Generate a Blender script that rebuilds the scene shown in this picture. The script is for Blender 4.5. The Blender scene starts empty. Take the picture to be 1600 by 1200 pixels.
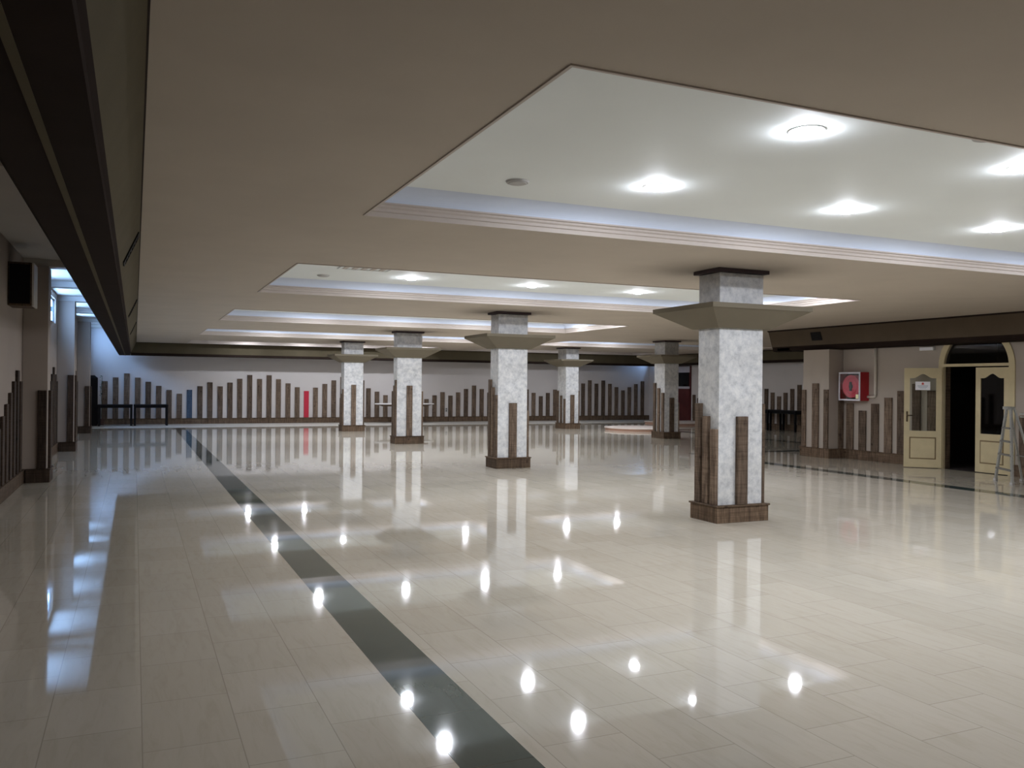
import bpy, math, random
from mathutils import Vector, Matrix
random.seed(7)
PI = math.pi
scn = bpy.context.scene
col = scn.collection

# ------------------------------------------------------------------ materials
def new_mat(name):
    m = bpy.data.materials.new(name); m.use_nodes = True
    nt = m.node_tree
    return m, nt, nt.nodes['Principled BSDF']

def N(nt, kind, **kw):
    n = nt.nodes.new(kind)
    for k, v in kw.items():
        if k in n.inputs: n.inputs[k].default_value = v
        else: setattr(n, k, v)
    return n

def ramp(nt, fac, stops):
    r = nt.nodes.new('ShaderNodeValToRGB')
    el = r.color_ramp.elements
    el[0].position, el[0].color = stops[0][0], (*stops[0][1], 1)
    el[1].position, el[1].color = stops[-1][0], (*stops[-1][1], 1)
    for p, c in stops[1:-1]:
        e = el.new(p); e.color = (*c, 1)
    nt.links.new(fac, r.inputs[0])
    return r.outputs[0]

def bump(nt, b, h, strength=.2, dist=.01):
    n = N(nt, 'ShaderNodeBump', Strength=strength, Distance=dist)
    nt.links.new(h, n.inputs['Height']); nt.links.new(n.outputs[0], b.inputs['Normal'])

def paint(name, c, rough=.7, var=.06, scale=3., spec=.3, bmp=.08):
    m, nt, b = new_mat(name)
    tc = N(nt, 'ShaderNodeTexCoord')
    no = N(nt, 'ShaderNodeTexNoise', Scale=scale, Detail=5.)
    nt.links.new(tc.outputs['Object'], no.inputs['Vector'])
    lo = tuple(x*(1-var) for x in c); hi = tuple(min(1, x*(1+var)) for x in c)
    nt.links.new(ramp(nt, no.outputs['Fac'], [(.3, lo), (.7, hi)]), b.inputs['Base Color'])
    b.inputs['Roughness'].default_value = rough
    b.inputs['Specular IOR Level'].default_value = spec
    n2 = N(nt, 'ShaderNodeTexNoise', Scale=90., Detail=2.)
    nt.links.new(tc.outputs['Object'], n2.inputs['Vector'])
    bump(nt, b, n2.outputs['Fac'], bmp, .004)
    return m

def wood(name, dark, light, sat_var=True):
    m, nt, b = new_mat(name)
    tc = N(nt, 'ShaderNodeTexCoord'); oi = N(nt, 'ShaderNodeObjectInfo')
    sc = N(nt, 'ShaderNodeVectorMath', operation='SCALE'); sc.inputs[3].default_value = 37.
    cmb = N(nt, 'ShaderNodeCombineXYZ')
    nt.links.new(oi.outputs['Random'], cmb.inputs[0]); nt.links.new(oi.outputs['Random'], cmb.inputs[2])
    nt.links.new(cmb.outputs[0], sc.inputs[0])
    add = N(nt, 'ShaderNodeVectorMath', operation='ADD')
    nt.links.new(tc.outputs['Object'], add.inputs[0]); nt.links.new(sc.outputs[0], add.inputs[1])
    mp = N(nt, 'ShaderNodeMapping'); mp.inputs['Scale'].default_value = (14, 14, 1.6)
    nt.links.new(add.outputs[0], mp.inputs[0])
    g = N(nt, 'ShaderNodeTexNoise', Scale=1.6, Detail=6., Roughness=.65, Distortion=.6)
    nt.links.new(mp.outputs[0], g.inputs['Vector'])
    mp2 = N(nt, 'ShaderNodeMapping'); mp2.inputs['Scale'].default_value = (1.5, 1.5, 38)
    nt.links.new(add.outputs[0], mp2.inputs[0])
    sm = N(nt, 'ShaderNodeTexNoise', Scale=1.5, Detail=3.)      # saw marks across the board
    nt.links.new(mp2.outputs[0], sm.inputs['Vector'])
    kn = N(nt, 'ShaderNodeTexVoronoi', Scale=4.2)
    nt.links.new(add.outputs[0], kn.inputs['Vector'])
    base = ramp(nt, g.outputs['Fac'], [(.28, dark), (.5, tuple((a+b_)/2 for a, b_ in zip(dark, light))), (.72, light)])
    mul = N(nt, 'ShaderNodeMix', data_type='RGBA', blend_type='MULTIPLY'); mul.inputs[0].default_value = .55
    nt.links.new(base, mul.inputs[6])
    nt.links.new(ramp(nt, sm.outputs['Fac'], [(.35, (.5, .46, .43)), (.6, (1, 1, 1))]), mul.inputs[7])
    mul2 = N(nt, 'ShaderNodeMix', data_type='RGBA', blend_type='MULTIPLY'); mul2.inputs[0].default_value = .8
    nt.links.new(mul.outputs[2], mul2.inputs[6])
    nt.links.new(ramp(nt, kn.outputs['Distance'], [(.05, (.28, .22, .2)), (.16, (1, 1, 1))]), mul2.inputs[7])
    hs = N(nt, 'ShaderNodeHueSaturation')
    mr = N(nt, 'ShaderNodeMapRange'); mr.inputs[3].default_value = .72; mr.inputs[4].default_value = 1.3
    nt.links.new(oi.outputs['Random'], mr.inputs[0]); nt.links.new(mr.outputs[0], hs.inputs['Value'])
    nt.links.new(mul2.outputs[2], hs.inputs['Color'])
    nt.links.new(hs.outputs[0], b.inputs['Base Color'])
    b.inputs['Roughness'].default_value = .7
    b.inputs['Specular IOR Level'].default_value = .15
    bump(nt, b, sm.outputs['Fac'], .35, .004)
    return m

def simple(name, c, rough=.5, metal=0., spec=.5, emit=None, es=0.):
    m, nt, b = new_mat(name)
    b.inputs['Base Color'].default_value = (*c, 1)
    b.inputs['Roughness'].default_value = rough
    b.inputs['Metallic'].default_value = metal
    b.inputs['Specular IOR Level'].default_value = spec
    if emit:
        b.inputs['Emission Color'].default_value = (*emit, 1); b.inputs['Emission Strength'].default_value = es
    return m

def brushed(name, c, rough, metal):
    m, nt, b = new_mat(name)
    no = N(nt, 'ShaderNodeTexNoise', Scale=40., Detail=2.)
    tc = N(nt, 'ShaderNodeTexCoord'); nt.links.new(tc.outputs['Object'], no.inputs['Vector'])
    nt.links.new(ramp(nt, no.outputs['Fac'], [(.3, tuple(x*.8 for x in c)), (.7, c)]), b.inputs['Base Color'])
    b.inputs['Roughness'].default_value = rough; b.inputs['Metallic'].default_value = metal
    return m

def glass(name, tint=(1, 1, 1)):
    m = bpy.data.materials.new(name); m.use_nodes = True
    nt = m.node_tree; nt.nodes.clear()
    o = nt.nodes.new('ShaderNodeOutputMaterial')
    t = N(nt, 'ShaderNodeBsdfTransparent'); t.inputs[0].default_value = (*tint, 1)
    g = N(nt, 'ShaderNodeBsdfGlossy', Roughness=.03)
    mx = nt.nodes.new('ShaderNodeMixShader'); mx.inputs[0].default_value = .05
    nt.links.new(t.outputs[0], mx.inputs[1]); nt.links.new(g.outputs[0], mx.inputs[2])
    nt.links.new(mx.outputs[0], o.inputs[0])
    return m

def marble_floor(name, strip=False, border=False):
    """polished marble slabs 0.4 x 0.6 m in staggered rows running along Y"""
    m, nt, b = new_mat(name)
    tc = N(nt, 'ShaderNodeTexCoord')
    mp = N(nt, 'ShaderNodeMapping'); mp.inputs['Rotation'].default_value = (0, 0, PI/2)
    # row joints at x = 0.06 + 0.405 n ; brick texture reads (length, rows)
    nt.links.new(tc.outputs['Object'], mp.inputs[0])
    mp.inputs['Location'].default_value = (.05, -.045, 0) if not strip else (.0, -1.255, 0)
    br = N(nt, 'ShaderNodeTexBrick', Scale=1.)
    br.inputs['Brick Width'].default_value = .605 if not strip else .6
    br.inputs['Row Height'].default_value = .405 if not strip else 9.
    br.inputs['Mortar Size'].default_value = .0025
    br.inputs['Mortar Smooth'].default_value = .1
    br.inputs['Bias'].default_value = 0.
    br.offset = .5
    br.inputs['Color1'].default_value = (0, 0, 0, 1); br.inputs['Color2'].default_value = (1, 1, 1, 1)
    br.inputs['Mortar'].default_value = (.5, .5, .5, 1)
    nt.links.new(mp.outputs[0], br.inputs['Vector'])
    if strip:
        c0, c1, cm = (.060, .083, .078), (.085, .112, .104), (.03, .042, .038)
    elif border:
        c0, c1, cm = (.50, .475, .435), (.55, .525, .48), (.4, .38, .35)
    else:
        c0, c1, cm = (.545, .50, .415), (.595, .55, .465), (.40, .36, .295)
    tile = ramp(nt, br.outputs['Color'], [(0, c0), (1, c1)])
    # veins that run along the slabs
    mv = N(nt, 'ShaderNodeMapping'); mv.inputs['Scale'].default_value = (7, 1.1, 1)
    mv.inputs['Rotation'].default_value = (0, 0, .9)
    nt.links.new(tc.outputs['Object'], mv.inputs[0])
    ve = N(nt, 'ShaderNodeTexNoise', Scale=2.2, Detail=7., Roughness=.62, Distortion=1.2)
    nt.links.new(mv.outputs[0], ve.inputs['Vector'])
    mul = N(nt, 'ShaderNodeMix', data_type='RGBA', blend_type='MULTIPLY'); mul.inputs[0].default_value = .5
    nt.links.new(tile, mul.inputs[6])
    nt.links.new(ramp(nt, ve.outputs['Fac'], [(.32, (.84, .81, .76)), (.5, (.97, .96, .95)), (.66, (1, 1, 1))]), mul.inputs[7])
    jm = N(nt, 'ShaderNodeMix', data_type='RGBA')
    nt.links.new(br.outputs['Fac'], jm.inputs[0]); nt.links.new(mul.outputs[2], jm.inputs[6]); jm.inputs[7].default_value = (*cm, 1)
    nt.links.new(jm.outputs[2], b.inputs['Base Color'])
    # polish: patchy wear, a few slabs duller than others
    wn = N(nt, 'ShaderNodeTexNoise', Scale=.9, Detail=4.)
    nt.links.new(tc.outputs['Object'], wn.inputs['Vector'])
    rg = N(nt, 'ShaderNodeMapRange')
    rg.inputs[1].default_value = .35; rg.inputs[2].default_value = .75
    rg.inputs[3].default_value = .024 if not border else .35; rg.inputs[4].default_value = .07 if not border else .5
    nt.links.new(wn.outputs['Fac'], rg.inputs[0]); nt.links.new(rg.outputs[0], b.inputs['Roughness'])
    b.inputs['Specular IOR Level'].default_value = .5 if not border else .2
    b.inputs['IOR'].default_value = 1.52
    # slabs are not perfectly level
    sub = N(nt, 'ShaderNodeMath', operation='MULTIPLY'); sub.inputs[1].default_value = 1.
    lo = N(nt, 'ShaderNodeTexNoise', Scale=2.2, Detail=1.)
    nt.links.new(tc.outputs['Object'], lo.inputs['Vector'])
    bump(nt, b, lo.outputs['Fac'], .03, .004)
    return m

def plaster(name):
    m, nt, b = new_mat(name)
    tc = N(nt, 'ShaderNodeTexCoord'); oi = N(nt, 'ShaderNodeObjectInfo')
    no = N(nt, 'ShaderNodeTexNoise', Scale=10., Detail=8., Roughness=.72, Distortion=.15)
    no2 = N(nt, 'ShaderNodeTexNoise', Scale=2.2, Detail=3.)
    nt.links.new(tc.outputs['Object'], no.inputs['Vector']); nt.links.new(tc.outputs['Object'], no2.inputs['Vector'])
    a = ramp(nt, no.outputs['Fac'], [(.30, (.38, .39, .41)), (.47, (.58, .59, .61)), (.64, (.74, .74, .735))])
    mul = N(nt, 'ShaderNodeMix', data_type='RGBA', blend_type='MULTIPLY'); mul.inputs[0].default_value = .6
    nt.links.new(a, mul.inputs[6])
    nt.links.new(ramp(nt, no2.outputs['Fac'], [(.35, (.80, .79, .76)), (.65, (1, 1, 1))]), mul.inputs[7])
    nt.links.new(mul.outputs[2], b.inputs['Base Color'])
    b.inputs['Roughness'].default_value = .45
    bump(nt, b, no.outputs['Fac'], .15, .01)
    return m

M = dict(
    soffit=paint('soffit_paint', (.48, .42, .355), .8, .04, 1.5),
    tray=paint('tray_white', (.80, .84, .84), .7, .02, 1.),
    mould=paint('moulding', (.52, .46, .42), .6, .02, 2.),
    cove=paint('cove_white', (.60, .66, .78), .6, .02, 2.),
    aisle=paint('aisle_ceiling', (.54, .51, .47), .8, .03, 2.),
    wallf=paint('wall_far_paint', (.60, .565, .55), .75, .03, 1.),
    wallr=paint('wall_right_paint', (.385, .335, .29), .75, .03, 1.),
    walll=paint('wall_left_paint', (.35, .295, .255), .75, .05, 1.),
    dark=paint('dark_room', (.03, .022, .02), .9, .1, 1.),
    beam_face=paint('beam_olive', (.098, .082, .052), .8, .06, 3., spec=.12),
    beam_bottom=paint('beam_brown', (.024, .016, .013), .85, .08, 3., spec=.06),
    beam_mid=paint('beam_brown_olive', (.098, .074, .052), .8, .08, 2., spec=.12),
    cap=paint('capital_olive', (.175, .152, .112), .8, .04, 3., spec=.12),
    collar=paint('collar_brown', (.06, .04, .045), .6, .05, 3.),
    shaft=plaster('sponged_plaster'),
    floor=marble_floor('floor_marble'), strip=marble_floor('floor_green_strip', strip=True), border=marble_floor('floor_border', border=True),
    wood=wood('rustic_wood', (.050, .032, .022), (.225, .165, .12)),
    wood_shaded=wood('shade_darkened_wood', (.020, .013, .010), (.080, .054, .038)),  # rustic wood with the left wall's shade put into its colour
    woodb=wood('blue_wood', (.03, .05, .085), (.08, .12, .19)),
    woodr=simple('red_paint', (.50, .012, .04), .5),
    woodd=wood('baseboard_wood', (.045, .028, .018), (.18, .125, .083)),
    cream=paint('cream_lacquer', (.56, .475, .295), .45, .05, 6., bmp=.03),
    groove=paint('stained_groove', (.20, .14, .075), .6, .1, 8.),
    glass=glass('clear_glass', (.92, .94, .92)), dglass=glass('smoked_glass', (.25, .25, .28)),
    brass=brushed('dark_brass', (.10, .07, .04), .4, .8),
    alu=brushed('aluminium', (.62, .64, .62), .4, .85),
    alud=brushed('worn_aluminium', (.30, .29, .27), .5, .6),
    red=simple('cabinet_red', (.36, .012, .02), .4), reel=simple('reel_red', (.72, .035, .09), .5),
    silver=brushed('cabinet_frame', (.62, .60, .66), .45, .3),
    black=simple('black_lacquer', (.008, .007, .008), .6, spec=.12), paper=simple('paper_white', (.80, .80, .84), .8),
    ink=simple('grey_ink', (.45, .50, .56), .8), redink=simple('red_ink', (.65, .12, .10), .8),
    tag=simple('yellow_tag', (.85, .80, .50), .6),
    whiteplastic=paint('white_plastic', (.72, .72, .70), .5, .02, 8.), greyplastic=paint('grey_plastic', (.42, .41, .40), .6, .03, 8.),
    pipe=paint('pipe_paint', (.60, .55, .48), .5, .03, 6.),
    winframe=simple('window_frame', (.03, .045, .06), .4),
    pane=simple('daylit_pane', (.3, .4, .5), .3, emit=(.30, .54, 1.0), es=15.),
    lamp=simple('lamp_diffuser', (.9, .9, .9), .4, emit=(.93, .97, 1.06), es=200.),
    tabletop=simple('white_laminate', (.82, .80, .80), .3), stage=paint('stage_carpet', (.60, .52, .47), .8, .03, 6.), stageedge=paint('stage_edge', (.42, .25, .18), .6, .05, 6.),
    redwood=paint('red_brown_door', (.085, .018, .018), .5, .2, 3.), soil=simple('pot_clay', (.08, .04, .03), .7), leaf=simple('leaf_green', (.03, .07, .04), .5),
)

# ------------------------------------------------------------------ mesh helpers
class MB:
    def __init__(s): s.v = []; s.f = []; s.m = []; s.mats = []
    def mi(s, mat):
        if mat not in s.mats: s.mats.append(mat)
        return s.mats.index(mat)
    def poly(s, pts, faces, mat):
        k = len(s.v); s.v += [tuple(p) for p in pts]; i = s.mi(mat)
        for f in faces: s.f.append([k+a for a in f]); s.m.append(i)
        return s
    def box(s, x0, x1, y0, y1, z0, z1, mat):
        p = [(x, y, z) for z in (z0, z1) for y in (y0, y1) for x in (x0, x1)]
        return s.poly(p, [(0, 2, 3, 1), (4, 5, 7, 6), (0, 1, 5, 4), (2, 6, 7, 3), (0, 4, 6, 2), (1, 3, 7, 5)], mat)
    def frustum(s, a, b, mat):         # a, b = (x0,x1,y0,y1,z)
        p = [(x, y, a[4]) for y in a[2:4] for x in a[:2]] + [(x, y, b[4]) for y in b[2:4] for x in b[:2]]
        return s.poly(p, [(0, 2, 3, 1), (4, 5, 7, 6), (0, 1, 5, 4), (2, 6, 7, 3), (0, 4, 6, 2), (1, 3, 7, 5)], mat)
    def prism(s, prof, axis, t0, t1, mat, caps=True):   # profile (a,b) swept along axis; mat may be a list per side
        n = len(prof)
        def pt(a, b, t): return {'x': (t, a, b), 'y': (a, t, b), 'z': (a, b, t)}[axis]
        pts = [pt(a, b, t0) for a, b in prof] + [pt(a, b, t1) for a, b in prof]
        k = len(s.v); s.v += pts
        for i in range(n):
            j = (i+1) % n; mm = mat[i] if isinstance(mat, list) else mat
            s.f.append([k+i, k+j, k+n+j, k+n+i]); s.m.append(s.mi(mm))
        if caps:
            mm = mat[0] if isinstance(mat, list) else mat
            s.f.append([k+i for i in range(n)][::-1]); s.m.append(s.mi(mm))
            s.f.append([k+n+i for i in range(n)]); s.m.append(s.mi(mm))
        return s
    def cyl(s, c, r, h, mat, n=24, axis='z', r2=None):
        r2 = r if r2 is None else r2
        P = []
        for rr, t in ((r, 0), (r2, h)):
            for i in range(n):
                a = 2*PI*i/n; u, w = rr*math.cos(a), rr*math.sin(a)
                P.append({'z': (c[0]+u, c[1]+w, c[2]+t), 'x': (c[0]+t, c[1]+u, c[2]+w), 'y': (c[0]+u, c[1]+t, c[2]+w)}[axis])
        F = [[i, (i+1) % n, n+(i+1) % n, n+i] for i in range(n)] + [list(range(n))[::-1], list(range(n, 2*n))]
        return s.poly(P, F, mat)
    def tube(s, pts, r, mat, n=8):
        pts = [Vector(p) for p in pts]; rings = []
        for i, p in enumerate(pts):
            d = (pts[min(i+1, len(pts)-1)] - pts[max(i-1, 0)]).normalized()
            a = d.cross(Vector((0, 0, 1)) if abs(d.z) < .9 else Vector((1, 0, 0))).normalized(); b = d.cross(a)
            rings.append([p + a*r*math.cos(2*PI*k/n) + b*r*math.sin(2*PI*k/n) for k in range(n)])
        P = [q for R in rings for q in R]; F = []
        for i in range(len(pts)-1):
            for k in range(n): F.append([i*n+k, i*n+(k+1) % n, (i+1)*n+(k+1) % n, (i+1)*n+k])
        F += [list(range(n))[::-1], [(len(pts)-1)*n+k for k in range(n)]]
        return s.poly(P, F, mat)
    def bar(s, p, q, w, t, mat, side=(0, 0, 1)):     # rectangular bar p->q
        p, q = Vector(p), Vector(q); d = (q-p).normalized(); a = d.cross(Vector(side)).normalized(); b = d.cross(a)
        P = [e + a*sa*w/2 + b*sb*t/2 for e in (p, q) for sa, sb in ((-1, -1), (1, -1), (1, 1), (-1, 1))]
        return s.poly(P, [(3, 2, 1, 0), (4, 5, 6, 7), (0, 1, 5, 4), (1, 2, 6, 5), (2, 3, 7, 6), (3, 0, 4, 7)], mat)
    def build(s, name, parent=None, loc=None, bevel=0, smooth=False, fix=True):
        loc = Vector(loc) if loc is not None else Vector((0, 0, 0))
        me = bpy.data.meshes.new(name)
        me.from_pydata([tuple(Vector(p)-loc) for p in s.v], [], s.f)
        for m in s.mats: me.materials.append(m)
        for p, i in zip(me.polygons, s.m): p.material_index = i; p.use_smooth = smooth
        if fix:
            import bmesh
            bm = bmesh.new(); bm.from_mesh(me); bmesh.ops.recalc_face_normals(bm, faces=bm.faces)
            if bevel: bmesh.ops.bevel(bm, geom=list(bm.edges), offset=bevel, segments=1, affect='EDGES')
            bm.to_mesh(me); bm.free()
        o = bpy.data.objects.new(name, me); col.objects.link(o)
        o.location = loc
        if parent is not None: o.parent = parent
        return o

def tag(o, label=None, cat=None, group=None, kind=None):
    if label: o['label'] = label
    if cat: o['category'] = cat
    if group: o['group'] = group
    if kind: o['kind'] = kind
    return o
def struct(o): o['kind'] = 'structure'; return o
def thing(name, label, cat, loc=(0, 0, 0), group=None, rz=0):
    o = bpy.data.objects.new(name, None); col.objects.link(o); o.location = loc; o.rotation_euler = (0, 0, rz)
    o.empty_display_size = .1
    return tag(o, label, cat, group)
def copy_tree(o, parent=None):
    c = o.copy(); col.objects.link(c)
    if parent is not None: c.parent = parent
    for ch in [k for k in col.objects if k.parent == o and k != c]: copy_tree(ch, c)
    return c
ORD = ['', 'first', 'second', 'third', 'fourth', 'fifth', 'sixth', 'seventh', 'eighth', 'ninth', 'tenth', 'eleventh', 'twelfth',
       'thirteenth', 'fourteenth', 'fifteenth', 'sixteenth', 'seventeenth', 'eighteenth', 'nineteenth', 'twentieth', 'twenty-first']

# ------------------------------------------------------------------ room dimensions
XL, XR, XE = -1.60, 14.85, 22.40          # left wall, right wall, wall of the side bay
Y0, YF, YB = -3.0, 34.38, 15.55           # behind the camera, far wall, where the side bay opens
ZS, ZT, ZC = 3.0, 3.21, 3.5               # dropped ceiling, tray ceiling, aisle ceiling

# floor with its inlaid dark strips
def floor():
    xs = [XL-.15, 1.255, 1.585, 12.05, 12.38, XR, 17.55, 17.85, XE+.15]
    ys = [Y0-.15, YB, 16.58, 16.88, 19.0, 31.6, 31.9, YF+.15]
    b = MB()
    for i in range(len(xs)-1):
        for j in range(len(ys)-1):
            x0, x1, y0, y1 = xs[i], xs[i+1], ys[j], ys[j+1]; cx, cy = (x0+x1)/2, (y0+y1)/2
            if cx > XR+.1 and cy < YB: continue
            m = M['floor']
            if 1.255 < cx < 1.585 and cy < 31.6: m = M['strip']
            if 12.05 < cx < 12.38 and cy < 16.88: m = M['strip']
            if 16.58 < cy < 16.88 and cx > 12.05: m = M['strip']
            if 17.55 < cx < 17.85 and cy > 16.88 and cy < 31.6: m = M['strip']
            if cy > 31.6: m = M['border']
            b.poly([(x0, y0, 0), (x1, y0, 0), (x1, y1, 0), (x0, y1, 0)], [(0, 1, 2, 3)], m)
    return struct(b.build('floor', fix=False))
floor()

# dropped ceiling with recessed trays
TR = [(1.72, 10.52, 3.28, 6.96), (1.72, 10.52, 10.10, 13.60), (1.72, 10.52, 17.00, 20.20), (1.72, 10.52, 23.60, 26.75), (1.72, 10.52, 30.55, 33.00),
      (12.5, 20.6, 23.60, 26.75), (12.5, 20.6, 30.55, 33.00)]
def ceiling():
    b = MB()
    xs = sorted({.04, 14.40, 21.75} | {t[0] for t in TR} | {t[1] for t in TR})
    ys = sorted({Y0, 16.8, 33.4} | {t[2] for t in TR} | {t[3] for t in TR})
    for i in range(len(xs)-1):
        for j in range(len(ys)-1):
            cx, cy = (xs[i]+xs[i+1])/2, (ys[j]+ys[j+1])/2
            if cx > 14.4 and cy < 16.8: continue
            if any(t[0] < cx < t[1] and t[2] < cy < t[3] for t in TR): continue
            b.poly([(xs[i], ys[j], ZS), (xs[i], ys[j+1], ZS), (xs[i+1], ys[j+1], ZS), (xs[i+1], ys[j], ZS)], [(0, 1, 2, 3)], M['soffit'])
    def ring(t, prof, mat):
        for k in range(len(prof)-1):
            (d0, z0), (d1, z1) = prof[k], prof[k+1]
            A = [(t[0]+d0, t[2]+d0, z0), (t[1]-d0, t[2]+d0, z0), (t[1]-d0, t[3]-d0, z0), (t[0]+d0, t[3]-d0, z0)]
            B = [(t[0]+d1, t[2]+d1, z1), (t[1]-d1, t[2]+d1, z1), (t[1]-d1, t[3]-d1, z1), (t[0]+d1, t[3]-d1, z1)]
            for q in range(4):
                r = (q+1) % 4
                yield [A[q], A[r], B[r], B[q]], mat
    cove = [(.07+.20*(1-math.cos(a)), 3.105+.105*math.sin(a)) for a in [PI/2*k/10 for k in range(11)]]
    for t in TR:
        for q, m in ring(t, cove, M['cove']): b.poly(q, [(0, 1, 2, 3)], m)
        d = .27
        b.poly([(t[0]+d, t[2]+d, ZT), (t[0]+d, t[3]-d, ZT), (t[1]-d, t[3]-d, ZT), (t[1]-d, t[2]+d, ZT)], [(0, 1, 2, 3)], M['tray'])
    struct(b.build('ceiling', fix=False))
    # stepped plaster moulding round each tray
    prof = [(0, 3.0), (-.0, 2.992), (.018, 2.992), (.018, 3.03), (.034, 3.036), (.034, 3.06), (.052, 3.072), (.052, 3.088), (.075, 3.094), (.075, 3.106)]
    for i, t in enumerate(TR):
        b2 = MB()
        for q, m in ring(t, prof, M['mould']): b2.poly(q, [(0, 1, 2, 3)], m)
        struct(b2.build('trim_%d' % (i+1), fix=False))
ceiling()

# structural slab over everything (seen above the side aisle)
def slab():
    b = MB()
    b.box(XL-.15, XE+.15, Y0-.15, YF+.15, ZC, ZC+.15, M['aisle'])
    for y in (8.4, 15.35, 18.55, 21.75, 25.3, 29.05, 31.9): b.box(XL, -.56, y-.16, y+.16, 3.39, ZC, M['aisle'])
    struct(b.build('ceiling_slab'))
slab()

# box beams round the dropped ceiling
def beams():
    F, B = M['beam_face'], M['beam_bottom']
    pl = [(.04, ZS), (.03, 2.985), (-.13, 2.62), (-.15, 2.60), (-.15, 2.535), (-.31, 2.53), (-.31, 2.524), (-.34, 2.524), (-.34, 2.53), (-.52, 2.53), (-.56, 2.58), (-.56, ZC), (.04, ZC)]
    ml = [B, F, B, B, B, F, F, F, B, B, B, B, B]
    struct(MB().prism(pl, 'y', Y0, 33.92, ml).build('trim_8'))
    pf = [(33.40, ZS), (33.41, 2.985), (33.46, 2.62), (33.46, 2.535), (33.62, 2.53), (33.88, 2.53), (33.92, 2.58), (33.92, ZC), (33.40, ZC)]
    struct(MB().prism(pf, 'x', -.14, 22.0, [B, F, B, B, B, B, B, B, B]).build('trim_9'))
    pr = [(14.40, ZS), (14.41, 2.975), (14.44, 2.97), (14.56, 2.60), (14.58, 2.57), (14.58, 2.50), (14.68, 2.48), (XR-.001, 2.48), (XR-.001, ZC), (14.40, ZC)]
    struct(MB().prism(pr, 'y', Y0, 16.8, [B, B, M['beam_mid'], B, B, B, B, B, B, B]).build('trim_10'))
    pe = [(16.80, ZS), (16.79, 2.975), (16.64, 2.60), (16.62, 2.50), (16.2, 2.48), (16.2, ZC), (16.80, ZC)]
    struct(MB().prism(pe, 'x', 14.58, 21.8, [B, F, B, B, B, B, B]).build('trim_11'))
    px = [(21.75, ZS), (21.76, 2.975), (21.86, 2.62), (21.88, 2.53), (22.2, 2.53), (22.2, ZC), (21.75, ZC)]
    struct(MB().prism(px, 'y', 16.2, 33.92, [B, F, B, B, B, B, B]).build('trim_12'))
beams()

# walls
def walls():
    # left wall with window openings (high up)
    zo0, zo1 = 2.84, 3.37
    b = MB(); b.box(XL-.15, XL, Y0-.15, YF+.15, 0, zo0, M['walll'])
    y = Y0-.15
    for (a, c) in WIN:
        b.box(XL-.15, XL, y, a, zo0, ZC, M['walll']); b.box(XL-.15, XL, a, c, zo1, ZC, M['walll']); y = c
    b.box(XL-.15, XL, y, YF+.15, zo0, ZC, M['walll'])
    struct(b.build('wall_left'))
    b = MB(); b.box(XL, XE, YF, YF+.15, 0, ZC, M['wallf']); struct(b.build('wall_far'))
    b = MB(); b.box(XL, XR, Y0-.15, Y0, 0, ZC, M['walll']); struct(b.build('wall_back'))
    # right wall with the arched doorway
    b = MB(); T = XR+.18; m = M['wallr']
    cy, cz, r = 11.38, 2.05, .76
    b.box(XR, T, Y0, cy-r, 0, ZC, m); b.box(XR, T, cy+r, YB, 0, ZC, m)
    n = 20; prev = None
    for k in range(n+1):
        a = PI*k/n; p = (cy+r*math.cos(a), cz+r*math.sin(a))
        if prev:
            (ya, za), (yb, zb) = prev, p
            b.poly([(XR, ya, za), (XR, yb, zb), (XR, yb, ZC), (XR, ya, ZC), (T, ya, za), (T, yb, zb), (T, yb, ZC), (T, ya, ZC)],
                   [(0, 1, 2, 3), (7, 6, 5, 4), (0, 4, 5, 1), (2, 6, 7, 3)], m)
        prev = p
    struct(b.build('wall_right'))
    b = MB(); b.box(XR+.18, XE, YB-.15, YB, 0, ZC, M['wallr']); struct(b.build('wall_bay_near'))
    b = MB(); b.box(XE, XE+.15, YB, YF+.15, 0, 2.84, M['wallf']); b.box(XE, XE+.15, YB, 33.3, 2.84, ZC, M['wallf'])
    b.box(XE, XE+.15, 33.3, 34.25, 3.4, ZC, M['wallf']); b.box(XE, XE+.15, 34.25, YF+.15, 2.84, ZC, M['wallf'])
    struct(b.build('wall_bay_side'))
    # unlit room behind the doorway
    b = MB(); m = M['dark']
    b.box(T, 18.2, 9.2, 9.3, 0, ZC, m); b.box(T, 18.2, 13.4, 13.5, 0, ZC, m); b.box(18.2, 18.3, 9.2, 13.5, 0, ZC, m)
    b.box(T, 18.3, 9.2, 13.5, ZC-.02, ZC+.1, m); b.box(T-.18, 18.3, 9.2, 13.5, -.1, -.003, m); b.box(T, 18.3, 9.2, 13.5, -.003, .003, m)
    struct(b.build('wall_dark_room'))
WIN = [(16.2, 17.8), (19.5, 21.1), (22.9, 24.4), (26.2, 27.8), (29.9, 31.1), (32.6, 33.8)]
walls()

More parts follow.
